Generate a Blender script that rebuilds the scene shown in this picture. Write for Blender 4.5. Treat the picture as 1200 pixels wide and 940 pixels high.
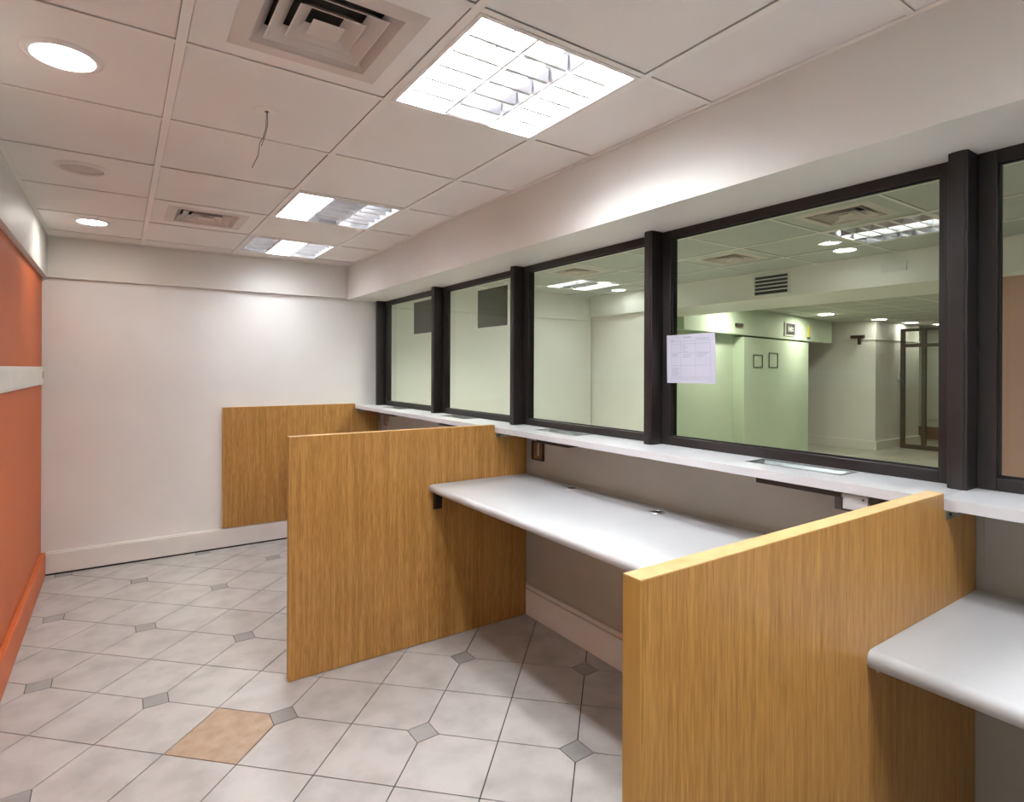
import bpy, bmesh, math, random
from mathutils import Vector, Matrix

random.seed(7)
for o in list(bpy.data.objects):
    bpy.data.objects.remove(o, do_unlink=True)
SC = bpy.context.scene
COL = SC.collection

# ------------------------------------------------------------------ camera, world, exposure
CAM_Z = 1.428
YAW, ROLL, FPX, CY = 0.59688, 0.004, 677.19, 432.64
cam_d = bpy.data.cameras.new('camera')
cam_d.sensor_fit = 'HORIZONTAL'
cam_d.sensor_width = 36.0
cam_d.lens = FPX / 1200 * 36.0
cam_d.shift_y = -(470.0 - CY) / 1200
cam_d.clip_start = 0.02
cam = bpy.data.objects.new('camera', cam_d)
COL.objects.link(cam)
f = Vector((math.sin(YAW), math.cos(YAW), 0))
r0 = Vector((math.cos(YAW), -math.sin(YAW), 0))
u0 = Vector((0, 0, 1))
rr = r0 * math.cos(ROLL) + u0 * math.sin(ROLL)
uu = -r0 * math.sin(ROLL) + u0 * math.cos(ROLL)
cam.matrix_world = Matrix(((rr.x, uu.x, -f.x, 0), (rr.y, uu.y, -f.y, 0), (rr.z, uu.z, -f.z, CAM_Z), (0, 0, 0, 1)))
SC.camera = cam

world = bpy.data.worlds.new('world')
SC.world = world
world.use_nodes = True
world.node_tree.nodes['Background'].inputs[0].default_value = (0.9, 0.95, 1.0, 1)
world.node_tree.nodes['Background'].inputs[1].default_value = 0.02

SC.view_settings.view_transform = 'Standard'
SC.view_settings.look = 'None'
SC.view_settings.gamma = 1.0
SC.view_settings.use_curve_mapping = False
SC.view_settings.exposure = 1.36

TUBE = 46.0          # radiance of a lit louvre column
SPOT = 30.0          # radiance of a lit downlight disc

# ------------------------------------------------------------------ materials
def lin(r, g, b):
    def c(v):
        v /= 255.0
        return v / 12.92 if v <= 0.04045 else ((v + 0.055) / 1.055) ** 2.4
    return (c(r), c(g), c(b), 1.0)

def base_mat(name, col, rough=0.6, metal=0.0, spec=0.4):
    m = bpy.data.materials.new(name)
    m.use_nodes = True
    b = m.node_tree.nodes['Principled BSDF']
    b.inputs['Base Color'].default_value = col
    b.inputs['Roughness'].default_value = rough
    b.inputs['Metallic'].default_value = metal
    b.inputs['Specular IOR Level'].default_value = spec
    return m, b, m.node_tree

def noisy(name, c1, c2, scale=3.0, rough=0.6, metal=0.0, spec=0.4, detail=4.0, bump=0.0, bscale=120.0,
          stretch=(1, 1, 1), per_object=0.0, lo=0.35, hi=0.65):
    m, b, nt = base_mat(name, c1, rough, metal, spec)
    tc = nt.nodes.new('ShaderNodeNewGeometry')
    mp = nt.nodes.new('ShaderNodeMapping')
    mp.inputs['Scale'].default_value = stretch
    nt.links.new(tc.outputs['Position'], mp.inputs['Vector'])
    n = nt.nodes.new('ShaderNodeTexNoise')
    n.inputs['Scale'].default_value = scale
    n.inputs['Detail'].default_value = detail
    nt.links.new(mp.outputs[0], n.inputs['Vector'])
    rp = nt.nodes.new('ShaderNodeValToRGB')
    rp.color_ramp.elements[0].position = lo
    rp.color_ramp.elements[1].position = hi
    rp.color_ramp.elements[0].color = c1
    rp.color_ramp.elements[1].color = c2
    nt.links.new(n.outputs['Fac'], rp.inputs['Fac'])
    out = rp.outputs['Color']
    if per_object:
        oi = nt.nodes.new('ShaderNodeObjectInfo')
        mr = nt.nodes.new('ShaderNodeMapRange')
        mr.inputs['To Min'].default_value = 1.0 - per_object
        mr.inputs['To Max'].default_value = 1.0
        nt.links.new(oi.outputs['Random'], mr.inputs['Value'])
        hs = nt.nodes.new('ShaderNodeHueSaturation')
        nt.links.new(mr.outputs[0], hs.inputs['Value'])
        nt.links.new(out, hs.inputs['Color'])
        out = hs.outputs['Color']
    nt.links.new(out, b.inputs['Base Color'])
    if bump:
        n2 = nt.nodes.new('ShaderNodeTexNoise')
        n2.inputs['Scale'].default_value = bscale
        n2.inputs['Detail'].default_value = 3.0
        nt.links.new(mp.outputs[0], n2.inputs['Vector'])
        bp = nt.nodes.new('ShaderNodeBump')
        bp.inputs['Strength'].default_value = bump
        bp.inputs['Distance'].default_value = 0.002
        nt.links.new(n2.outputs['Fac'], bp.inputs['Height'])
        nt.links.new(bp.outputs[0], b.inputs['Normal'])
    return m

def wood(name, c_dark, c_mid, c_light):
    m, b, nt = base_mat(name, c_mid, 0.42, 0.0, 0.45)
    g = nt.nodes.new('ShaderNodeNewGeometry')
    mp = nt.nodes.new('ShaderNodeMapping')
    mp.inputs['Scale'].default_value = (1, 1, 0.035)
    nt.links.new(g.outputs['Position'], mp.inputs['Vector'])
    n1 = nt.nodes.new('ShaderNodeTexNoise')
    n1.inputs['Scale'].default_value = 70.0
    n1.inputs['Detail'].default_value = 5.0
    n1.inputs['Roughness'].default_value = 0.65
    nt.links.new(mp.outputs[0], n1.inputs['Vector'])
    mp2 = nt.nodes.new('ShaderNodeMapping')
    mp2.inputs['Scale'].default_value = (1, 1, 0.06)
    nt.links.new(g.outputs['Position'], mp2.inputs['Vector'])
    n2 = nt.nodes.new('ShaderNodeTexNoise')
    n2.inputs['Scale'].default_value = 230.0
    n2.inputs['Detail'].default_value = 2.0
    nt.links.new(mp2.outputs[0], n2.inputs['Vector'])
    mx = nt.nodes.new('ShaderNodeMath')
    mx.operation = 'MULTIPLY_ADD'
    mx.inputs[1].default_value = 0.45
    nt.links.new(n2.outputs['Fac'], mx.inputs[0])
    sc = nt.nodes.new('ShaderNodeMath')
    sc.operation = 'MULTIPLY'
    sc.inputs[1].default_value = 0.6
    nt.links.new(n1.outputs['Fac'], sc.inputs[0])
    nt.links.new(sc.outputs[0], mx.inputs[2])
    rp = nt.nodes.new('ShaderNodeValToRGB')
    e = rp.color_ramp.elements
    e[0].position, e[0].color = 0.36, c_dark
    e[1].position, e[1].color = 0.70, c_light
    k = e.new(0.52)
    k.color = c_mid
    nt.links.new(mx.outputs[0], rp.inputs['Fac'])
    nt.links.new(rp.outputs['Color'], b.inputs['Base Color'])
    bp = nt.nodes.new('ShaderNodeBump')
    bp.inputs['Strength'].default_value = 0.12
    bp.inputs['Distance'].default_value = 0.001
    nt.links.new(mx.outputs[0], bp.inputs['Height'])
    nt.links.new(bp.outputs[0], b.inputs['Normal'])
    return m

def emit(name, col, strength):
    m = bpy.data.materials.new(name)
    m.use_nodes = True
    nt = m.node_tree
    nt.nodes.remove(nt.nodes['Principled BSDF'])
    e = nt.nodes.new('ShaderNodeEmission')
    e.inputs[0].default_value = col
    e.inputs[1].default_value = strength
    nt.links.new(e.outputs[0], nt.nodes['Material Output'].inputs[0])
    return m

def pane_mat(name, tint, ior=1.45):
    m = bpy.data.materials.new(name)
    m.use_nodes = True
    nt = m.node_tree
    nt.nodes.remove(nt.nodes['Principled BSDF'])
    t = nt.nodes.new('ShaderNodeBsdfTransparent')
    t.inputs[0].default_value = tint
    g = nt.nodes.new('ShaderNodeBsdfGlossy')
    g.inputs['Roughness'].default_value = 0.02
    # two-sided Schlick reflectance of a thin pane
    ge = nt.nodes.new('ShaderNodeNewGeometry')
    dt = nt.nodes.new('ShaderNodeVectorMath'); dt.operation = 'DOT_PRODUCT'
    nt.links.new(ge.outputs['Incoming'], dt.inputs[0]); nt.links.new(ge.outputs['Normal'], dt.inputs[1])
    ab = nt.nodes.new('ShaderNodeMath'); ab.operation = 'ABSOLUTE'; nt.links.new(dt.outputs['Value'], ab.inputs[0])
    om = nt.nodes.new('ShaderNodeMath'); om.operation = 'SUBTRACT'; om.inputs[0].default_value = 1.0; nt.links.new(ab.outputs[0], om.inputs[1])
    pw = nt.nodes.new('ShaderNodeMath'); pw.operation = 'POWER'; pw.inputs[1].default_value = 5.0; nt.links.new(om.outputs[0], pw.inputs[0])
    fr = nt.nodes.new('ShaderNodeMath'); fr.operation = 'MULTIPLY_ADD'; fr.inputs[1].default_value = 0.9
    fr.inputs[2].default_value = ((ior - 1) / (ior + 1)) ** 2
    nt.links.new(pw.outputs[0], fr.inputs[0])
    mx = nt.nodes.new('ShaderNodeMixShader')
    nt.links.new(fr.outputs[0], mx.inputs[0])
    nt.links.new(t.outputs[0], mx.inputs[1])
    nt.links.new(g.outputs[0], mx.inputs[2])
    nt.links.new(mx.outputs[0], nt.nodes['Material Output'].inputs[0])
    return m

M = {}
M['white_wall'] = noisy('white_wall_paint', (0.80, 0.795, 0.775, 1), (0.86, 0.855, 0.835, 1), 1.6, 0.55, bump=0.05)
M['bulkhead'] = noisy('bulkhead_paint', (0.70, 0.69, 0.65, 1), (0.75, 0.735, 0.695, 1), 1.4, 0.5, bump=0.04)
M['orange'] = noisy('orange_wall_paint', (0.50, 0.118, 0.034, 1), (0.545, 0.132, 0.039, 1), 1.2, 0.55, spec=0.3, bump=0.05)
M['orange_base'] = noisy('orange_baseboard_paint', (0.52, 0.122, 0.037, 1), (0.57, 0.138, 0.043, 1), 5.0, 0.5, spec=0.3)
M['baseboard'] = noisy('white_baseboard_paint', (0.75, 0.725, 0.69, 1), (0.82, 0.79, 0.755, 1), 4.0, 0.4)
M['counter_wall'] = noisy('greige_counter_wall', (0.41, 0.385, 0.325, 1), (0.46, 0.43, 0.365, 1), 2.5, 0.55)
M['ceiling_tile'] = noisy('ceiling_tile_face', (0.80, 0.765, 0.73, 1), (0.84, 0.805, 0.77, 1), 2.0, 0.85, bump=0.12, bscale=260, per_object=0.03)
M['tee'] = noisy('ceiling_grid_metal', (0.80, 0.765, 0.715, 1), (0.84, 0.80, 0.75, 1), 3.0, 0.5)
M['plenum'] = base_mat('dark_plenum', (0.03, 0.028, 0.025, 1), 0.9)[0]
M['grout'] = noisy('dark_grout', (0.030, 0.025, 0.021, 1), (0.05, 0.042, 0.036, 1), 14.0, 0.9)
M['floor_tile'] = noisy('grey_stone_tile', (0.37, 0.348, 0.325, 1), (0.49, 0.468, 0.445, 1), 7.0, 0.33, spec=0.45, detail=9.0, per_object=0.07, lo=0.28, hi=0.6)
M['beige_tile'] = noisy('beige_stone_tile', (0.33, 0.23, 0.15, 1), (0.44, 0.325, 0.235, 1), 18.0, 0.35, detail=9.0, lo=0.3, hi=0.7)
M['dot_tile'] = noisy('grey_accent_tile', (0.285, 0.275, 0.26, 1), (0.34, 0.33, 0.315, 1), 9.0, 0.4, per_object=0.08)
M['oak'] = wood('oak_veneer', (0.265, 0.122, 0.028, 1), (0.395, 0.197, 0.048, 1), (0.54, 0.30, 0.092, 1))
M['oak_edge'] = noisy('oak_edge_band', (0.58, 0.36, 0.15, 1), (0.68, 0.44, 0.20, 1), 30.0, 0.4, stretch=(1, 1, 0.1))
M['oak_front'] = noisy('oak_front_edge', (0.44, 0.235, 0.05, 1), (0.53, 0.295, 0.07, 1), 40.0, 0.45, stretch=(1, 1, 0.05))
M['laminate'] = noisy('white_laminate', (0.44, 0.446, 0.455, 1), (0.48, 0.486, 0.495, 1), 3.0, 0.28, spec=0.5)
M['ledge'] = noisy('white_ledge', (0.55, 0.557, 0.575, 1), (0.60, 0.607, 0.625, 1), 4.0, 0.3, spec=0.5)
M['bronze'] = noisy('dark_bronze_frame', (0.011, 0.0085, 0.008, 1), (0.017, 0.013, 0.0125, 1), 6.0, 0.42, metal=0.0, spec=0.5)
M['bronze_light'] = base_mat('weathered_bronze', (0.075, 0.065, 0.045, 1), 0.45)[0]
M['black_metal'] = base_mat('black_metal', (0.02, 0.02, 0.021, 1), 0.45, 0.3)[0]
M['dark_plastic'] = base_mat('dark_brown_plastic', (0.035, 0.026, 0.022, 1), 0.5)[0]
M['steel'] = noisy('brushed_steel', (0.45, 0.47, 0.46, 1), (0.60, 0.62, 0.61, 1), 20.0, 0.28, metal=1.0, stretch=(1, 0.1, 1))
M['tray_steel'] = noisy('dull_tray_steel', (0.16, 0.18, 0.17, 1), (0.24, 0.26, 0.245, 1), 20.0, 0.4, metal=0.8, stretch=(1, 0.1, 1))
M['louvre'] = noisy('louvre_aluminium', (0.80, 0.80, 0.82, 1), (0.88, 0.88, 0.90, 1), 12.0, 0.36, metal=1.0)
M['reflector'] = noisy('reflector_aluminium', (0.50, 0.50, 0.52, 1), (0.62, 0.62, 0.64, 1), 12.0, 0.3, metal=1.0)
M['lamp_white'] = base_mat('lamp_trim_white', (0.75, 0.71, 0.68, 1), 0.4)[0]
M['lens_off'] = base_mat('unlit_lens', (0.50, 0.44, 0.39, 1), 0.3)[0]
M['vent'] = noisy('vent_enamel', (0.62, 0.55, 0.50, 1), (0.68, 0.60, 0.55, 1), 5.0, 0.45)
M['trunking'] = noisy('cream_trunking', (0.68, 0.66, 0.60, 1), (0.74, 0.72, 0.65, 1), 6.0, 0.45)
M['paper'] = noisy('white_paper', (0.42, 0.42, 0.50, 1), (0.45, 0.45, 0.53, 1), 8.0, 0.7)
M['ink'] = base_mat('grey_ink', (0.25, 0.25, 0.30, 1), 0.7)[0]
M['wire'] = base_mat('bare_wire', (0.10, 0.08, 0.07, 1), 0.5)[0]
M['socket_brown'] = noisy('brown_board', (0.20, 0.105, 0.05, 1), (0.30, 0.17, 0.085, 1), 18.0, 0.5)
M['socket_cream'] = base_mat('cream_plastic', (0.55, 0.48, 0.38, 1), 0.45)[0]
M['glass'] = pane_mat('clear_greenish_glass', (0.90, 0.93, 0.86, 1))
M['film'] = pane_mat('dark_smoked_film', (0.17, 0.165, 0.145, 1), 1.3)
M['tube'] = emit('lit_fluorescent', (0.95, 0.97, 1.0, 1), TUBE)
M['tube_low'] = emit('lit_low_fluorescent', (0.95, 0.97, 1.0, 1), TUBE * 0.6)  # output lowered to soften the bright patch on the end wall
M['tube_dim'] = emit('lit_fluorescent_second', (0.95, 0.97, 1.0, 1), TUBE * 0.10)
M['office_tube'] = emit('lit_office_fluorescent', (0.98, 1.0, 0.93, 1), TUBE * 1.35)
M['office_tube_dim'] = emit('lit_office_fluorescent_second', (0.95, 1.0, 0.99, 1), TUBE * 0.30)
M['spot'] = emit('lit_downlight', (1.0, 0.95, 0.90, 1), SPOT)
M['spot_office'] = emit('lit_office_downlight', (0.95, 1.0, 1.0, 1), SPOT * 0.35)
M['spot_hall'] = emit('lit_far_hall_downlight', (1.0, 0.98, 0.9, 1), SPOT * 0.4)
M['spot_far'] = emit('lit_hall_downlight', (1.0, 0.98, 0.86, 1), SPOT * 2.2)
# neighbouring office
M['office_wall'] = noisy('office_wall_paint', (0.80, 0.795, 0.74, 1), (0.84, 0.835, 0.78, 1), 1.5, 0.6)
M['office_green'] = noisy('pale_green_paint', (0.56, 0.665, 0.52, 1), (0.61, 0.715, 0.56, 1), 1.2, 0.6)
M['office_peach'] = noisy('peach_wall_paint', (0.56, 0.35, 0.28, 1), (0.61, 0.385, 0.305, 1), 1.2, 0.6)
M['office_floor'] = noisy('office_floor_tile', (0.42, 0.42, 0.36, 1), (0.54, 0.54, 0.47, 1), 3.0, 0.3, detail=6.0)
M['office_tile'] = noisy('office_ceiling_tile', (0.50, 0.52, 0.475, 1), (0.55, 0.57, 0.52, 1), 2.0, 0.85, per_object=0.04)
M['red_floor'] = noisy('red_brown_band', (0.24, 0.13, 0.095, 1), (0.30, 0.17, 0.12, 1), 5.0, 0.5)
M['yellow'] = base_mat('yellow_plastic', (0.65, 0.55, 0.12, 1), 0.5)[0]
M['sign_dark'] = base_mat('sign_dark', (0.05, 0.055, 0.05, 1), 0.5)[0]
M['sign_light'] = base_mat('sign_light', (0.75, 0.76, 0.70, 1), 0.5)[0]

# ------------------------------------------------------------------ mesh helpers (all coordinates are world coordinates)
def wloc(o):
    v = Vector((0, 0, 0))
    while o is not None:
        v += o.location
        o = o.parent
    return v

def tag(o, label=None, cat=None, group=None, kind=None):
    if label: o['label'] = label
    if cat: o['category'] = cat
    if group: o['group'] = group
    if kind: o['kind'] = kind
    return o

def empty(name, loc, label=None, cat=None, group=None, kind=None):
    o = bpy.data.objects.new(name, None)
    o.empty_display_size = 0.05
    COL.objects.link(o)
    o.location = loc
    return tag(o, label, cat, group, kind)

def obj(name, verts, faces, mat, parent=None, smooth=False, origin=None):
    xs = [v[0] for v in verts]; ys = [v[1] for v in verts]; zs = [v[2] for v in verts]
    loc = Vector(origin) if origin else Vector(((min(xs) + max(xs)) / 2, (min(ys) + max(ys)) / 2, min(zs)))
    me = bpy.data.meshes.new(name)
    me.from_pydata([(v[0] - loc.x, v[1] - loc.y, v[2] - loc.z) for v in verts], [], faces)
    bm = bmesh.new(); bm.from_mesh(me)
    bmesh.ops.recalc_face_normals(bm, faces=bm.faces)
    bm.to_mesh(me); bm.free()
    if smooth:
        for p in me.polygons: p.use_smooth = True
    me.materials.append(M[mat] if isinstance(mat, str) else mat)
    o = bpy.data.objects.new(name, me)
    COL.objects.link(o)
    if parent is not None:
        o.parent = parent
        o.location = loc - wloc(parent)
    else:
        o.location = loc
    return o

BF = [(0, 1, 2, 3), (4, 7, 6, 5), (0, 4, 5, 1), (1, 5, 6, 2), (2, 6, 7, 3), (3, 7, 4, 0)]
def boxv(x0, x1, y0, y1, z0, z1):
    return [(x0, y0, z0), (x1, y0, z0), (x1, y1, z0), (x0, y1, z0), (x0, y0, z1), (x1, y0, z1), (x1, y1, z1), (x0, y1, z1)]

def bevel_obj(o, w, seg=2):
    bm = bmesh.new(); bm.from_mesh(o.data)
    bmesh.ops.remove_doubles(bm, verts=bm.verts, dist=1e-6)
    ed = [e for e in bm.edges if len(e.link_faces) == 2 and e.calc_face_angle(0) > 0.5]
    bmesh.ops.bevel(bm, geom=ed, offset=w, segments=seg, affect='EDGES', profile=0.5)
    bm.to_mesh(o.data); bm.free()
    return o

def box(name, x0, x1, y0, y1, z0, z1, mat, parent=None, bevel=0.0, seg=2):
    o = obj(name, boxv(x0, x1, y0, y1, z0, z1), BF, mat, parent)
    if bevel: bevel_obj(o, bevel, seg)
    return o

def boxes(name, lst, mat, parent=None):
    V, F = [], []
    for b in lst:
        k = len(V)
        V += boxv(*b)
        F += [tuple(i + k for i in f_) for f_ in BF]
    return obj(name, V, F, mat, parent)

def prism(name, poly, axis, a0, a1, mat, parent=None, bevel=0.0, seg=2):
    """poly: 2-D points; axis 'y' -> (x,z) extruded in y, 'z' -> (x,y), 'x' -> (y,z)"""
    def pt(p, a):
        return {'y': (p[0], a, p[1]), 'z': (p[0], p[1], a), 'x': (a, p[0], p[1])}[axis]
    n = len(poly)
    V = [pt(p, a0) for p in poly] + [pt(p, a1) for p in poly]
    F = [tuple(range(n))[::-1], tuple(range(n, 2 * n))] + [(i, (i + 1) % n, n + (i + 1) % n, n + i) for i in range(n)]
    o = obj(name, V, F, mat, parent)
    if bevel: bevel_obj(o, bevel, seg)
    return o

def lathe(name, prof, cx, cy, mat, parent=None, n=40, smooth=True):
    """prof: list of (radius, z); closed caps where radius is 0"""
    V, F = [], []
    idx = []
    for (r, z) in prof:
        if r < 1e-6:
            idx.append([len(V)]); V.append((cx, cy, z))
        else:
            idx.append(list(range(len(V), len(V) + n)))
            V += [(cx + r * math.cos(2 * math.pi * k / n), cy + r * math.sin(2 * math.pi * k / n), z) for k in range(n)]
    for a, b in zip(idx, idx[1:]):
        for k in range(n):
            k2 = (k + 1) % n
            if len(a) == 1 and len(b) > 1: F.append((a[0], b[k], b[k2]))
            elif len(b) == 1 and len(a) > 1: F.append((a[k], a[k2], b[0]))
            elif len(a) > 1: F.append((a[k], a[k2], b[k2], b[k]))
    o = obj(name, V, F, mat, parent, smooth=smooth)
    if smooth:
        try: o.data.set_sharp_from_angle(angle=math.radians(35))
        except Exception: pass
    return o

def tube(name, pts, r, mat, parent=None, n=8):
    V, F = [], []
    pts = [Vector(p) for p in pts]
    for i, p in enumerate(pts):
        d = (pts[min(i + 1, len(pts) - 1)] - pts[max(i - 1, 0)]).normalized()
        a = d.orthogonal().normalized(); b = d.cross(a)
        V += [tuple(p + a * r * math.cos(2 * math.pi * k / n) + b * r * math.sin(2 * math.pi * k / n)) for k in range(n)]
    for i in range(len(pts) - 1):
        for k in range(n):
            k2 = (k + 1) % n
            F.append((i * n + k, i * n + k2, (i + 1) * n + k2, (i + 1) * n + k))
    F += [tuple(range(n))[::-1], tuple(range((len(pts) - 1) * n, len(pts) * n))]
    return obj(name, V, F, mat, parent, smooth=True)

def copy_part(o, parent, loc):
    c = o.copy()
    COL.objects.link(c)
    c.parent = parent
    c.location = loc
    return c

def clip(poly, xmin, xmax, ymin, ymax):
    def cut(ps, inside, inter):
        out = []
        for i, p in enumerate(ps):
            q = ps[(i + 1) % len(ps)]
            if inside(p):
                out.append(p)
                if not inside(q): out.append(inter(p, q))
            elif inside(q): out.append(inter(p, q))
        return out
    def ix(x): return lambda p, q: (x, p[1] + (q[1] - p[1]) * (x - p[0]) / (q[0] - p[0]))
    def iy(y): return lambda p, q: (p[0] + (q[0] - p[0]) * (y - p[1]) / (q[1] - p[1]), y)
    for ins, it in ((lambda p: p[0] >= xmin, ix(xmin)), (lambda p: p[0] <= xmax, ix(xmax)), (lambda p: p[1] >= ymin, iy(ymin)), (lambda p: p[1] <= ymax, iy(ymax))):
        if len(poly) < 3: return []
        poly = cut(poly, ins, it)
    return poly

def area(p):
    return abs(sum(p[i][0] * p[(i + 1) % len(p)][1] - p[(i + 1) % len(p)][0] * p[i][1] for i in range(len(p)))) / 2

# ------------------------------------------------------------------ room dimensions
XL, XR = -0.44, 1.985           # orange wall face, counter wall face
YB, YF = 5.08, -2.4             # back wall face, wall behind the viewer
ZC, ZT = 2.328, 2.60            # suspended ceiling, slab
ZS = 2.035                      # underside of soffit / bulkheads
XS = 1.665                      # soffit face
ZL = 1.10                       # top of the service ledge

# ------------------------------------------------------------------ floor
floor = box('floor', XL, XR, YF, YB, -0.06, -0.004, 'grout')
tag(floor, 'grey stone tile floor laid diagonally with small dark accent squares', 'floor', kind='structure')
FA, FS, FX, FY = -0.77457, 0.30, 0.1341, 2.9099
ci, si = math.cos(FA), math.sin(FA)
def lat(i, j): return (FX + FS * (i * ci - j * si), FY + FS * (i * si + j * ci))
CC, GG = 0.063 / FS, 0.0024 / FS
TH = 0.012
proto = {}
for i in range(-30, 31):
    for j in range(-30, 31):
        c = lat(i + .5, j + .5)
        if not (XL - .3 < c[0] < XR + .3 and YF - .3 < c[1] < YB + .3): continue
        di, dj = (0 if i % 2 == 0 else 1), (0 if j % 2 == 0 else 1)
        g = GG
        # corners of the unit cell; the corner on an even/even vertex is cut
        quad = [(0, 0), (1, 0), (1, 1), (0, 1)]
        pol = []
        for (a, b) in quad:
            ax, by = (g if a == 0 else 1 - g), (g if b == 0 else 1 - g)
            if (a, b) == (di, dj):
                sx, sy = (1 if a == 0 else -1), (1 if b == 0 else -1)
                pa, pb = (ax + sx * CC, by), (ax, by + sy * CC)
                # keep winding
                if (a, b) in ((0, 0), (1, 1)): pol += [pb, pa]
                else: pol += [pa, pb]
            else:
                pol.append((ax, by))
        poly = [lat(i + a, j + b) for a, b in pol]
        cl = clip(poly, XL + .001, XR - .001, YF + .001, YB - .001)
        if len(cl) < 3 or area(cl) < 2e-4: continue
        beige = (i, j) == (1, -1)
        full = abs(area(cl) - area(poly)) < 1e-7
        key = (di, dj)
        if full and not beige and key in proto:
            base, bc = proto[key]
            d = (c[0] - bc[0], c[1] - bc[1])
            copy_part(base, floor, base.location + Vector((d[0], d[1], 0)))
            continue
        o = prism('floor_tile', cl, 'z', -TH, 0.0, 'beige_tile' if beige else 'floor_tile', floor)
        if beige: o['label'] = 'single beige stone replacement tile among the grey ones'
        elif full: proto[key] = (o, c)
dproto = None
for i in range(-30, 31, 2):
    for j in range(-30, 31, 2):
        c = lat(i, j)
        if not (XL - .1 < c[0] < XR + .1 and YF - .1 < c[1] < YB + .1): continue
        k = CC + GG * 0.1
        poly = [lat(i + k, j), lat(i, j + k), lat(i - k, j), lat(i, j - k)]
        cl = clip(poly, XL + .001, XR - .001, YF + .001, YB - .001)
        if len(cl) < 3 or area(cl) < 1e-4: continue
        if abs(area(cl) - area(poly)) < 1e-8 and dproto:
            copy_part(dproto[0], floor, dproto[0].location + Vector((c[0] - dproto[1][0], c[1] - dproto[1][1], 0)))
            continue
        o = prism('accent_tile', cl, 'z', -TH, 0.0, 'dot_tile', floor)
        if abs(area(cl) - area(poly)) < 1e-8: dproto = (o, c)

# ------------------------------------------------------------------ walls
YO = 1.2                        # unseen switch to white, put here to cut orange bounce on ceiling and soffit
wn = box('wall_left_near', XL - .12, XL, YF, YO, 0, ZT, 'white_wall')
tag(wn, 'unseen side wall left of the viewer, made white to cut orange bounce', 'wall', kind='structure')
tag(box('baseboard_left_near', XL, -0.413, YF, YO, 0, 0.165, 'baseboard', None, 0.003), 'unseen baseboard left of the viewer, made white to cut orange bounce', 'baseboard', kind='structure')
wall_left = box('wall_left', XL - .12, XL, YO, YB + .12, 0, ZT, 'orange')
tag(wall_left, 'orange painted side wall under a white bulkhead', 'wall', kind='structure')
tag(box('trim_30', XL, -0.41, YF, 5.05, 2.045, ZC + .02, 'bulkhead', None, 0.002), 'white bulkhead band above the orange wall', 'bulkhead', kind='structure')
bb = box('baseboard_left', XL, -0.413, YO, 5.05, 0, 0.165, 'orange_base', None, 0.003)
tag(bb, 'orange painted baseboard along the orange wall', 'baseboard', kind='structure')

wall_back = box('wall_back', XL, 2.08, YB, YB + .12, 0, ZT, 'white_wall')
tag(wall_back, 'plain white end wall behind the counter bays', 'wall', kind='structure')
tag(box('trim_31', -0.41, XS, 5.05, YB, 2.045, ZC + .02, 'bulkhead', None, 0.002), 'cream bulkhead band above the white end wall', 'bulkhead', kind='structure')
bb = empty('baseboard_back', (0.5, 5.06, 0), 'white two-step baseboard along the end wall', 'baseboard', kind='structure')
box('board', -0.413, XR - .02, 5.052, YB, 0.012, 0.15, 'baseboard', bb, 0.003)
box('shadow_gap', -0.413, XR - .02, 5.058, YB, 0.0, 0.012, 'grout', bb)
box('cap', -0.413, XR - .02, 5.062, YB, 0.15, 0.158, 'baseboard', bb, 0.002)

wall_front = box('wall_front', XL, 2.08, YF - .12, YF, 0, ZT, 'white_wall')
tag(wall_front, 'white wall closing the room behind the viewer', 'wall', kind='structure')

wall_right = box('wall_right', XR, 2.08, YF, YB, 0, 1.072, 'counter_wall')
tag(wall_right, 'greige low wall under the service windows', 'wall', kind='structure')
box('wall_board', XR - .005, XR, -1.45, 0.588, 0.885, 1.06, 'counter_wall', wall_right, 0.002)
box('wall_board', XR - .004, XR, 0.66, 2.52, 0.84, 1.06, 'counter_wall', wall_right, 0.0015)
bb = empty('baseboard_right', (1.97, 1.5, 0), 'white stepped baseboard under the counter worktops', 'baseboard', kind='structure')
box('board', 1.965, XR, YF, 5.052, 0, 0.148, 'baseboard', bb, 0.002)
box('cap', 1.972, XR, YF, 5.052, 0.151, 0.174, 'baseboard', bb, 0.003)

soffit = box('trim_1', XS, 2.10, YF, YB, ZS, ZT, 'bulkhead')
tag(soffit, 'long cream soffit box over the service windows', 'soffit', kind='structure')

# cream trunking on the orange wall
tr = empty('cable_trunking', (-0.432, 4.0, 1.31), 'cream cable trunking strip across the orange wall', 'trunking')
box('channel', XL + .001, -0.426, 1.3, 5.048, 1.312, 1.432, 'trunking', tr, 0.003)
box('cover_strip', -0.426, -0.4225, 1.3, 4.90, 1.326, 1.418, 'trunking', tr, 0.0015)
box('slot', -0.4258, -0.4245, 4.98, 5.0, 1.35, 1.40, 'dark_plastic', tr)

# ------------------------------------------------------------------ suspended ceiling of the counter room
GX = [-0.462, 0.138, 0.738, 1.338, 1.938]
GY0 = 1.243

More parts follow.
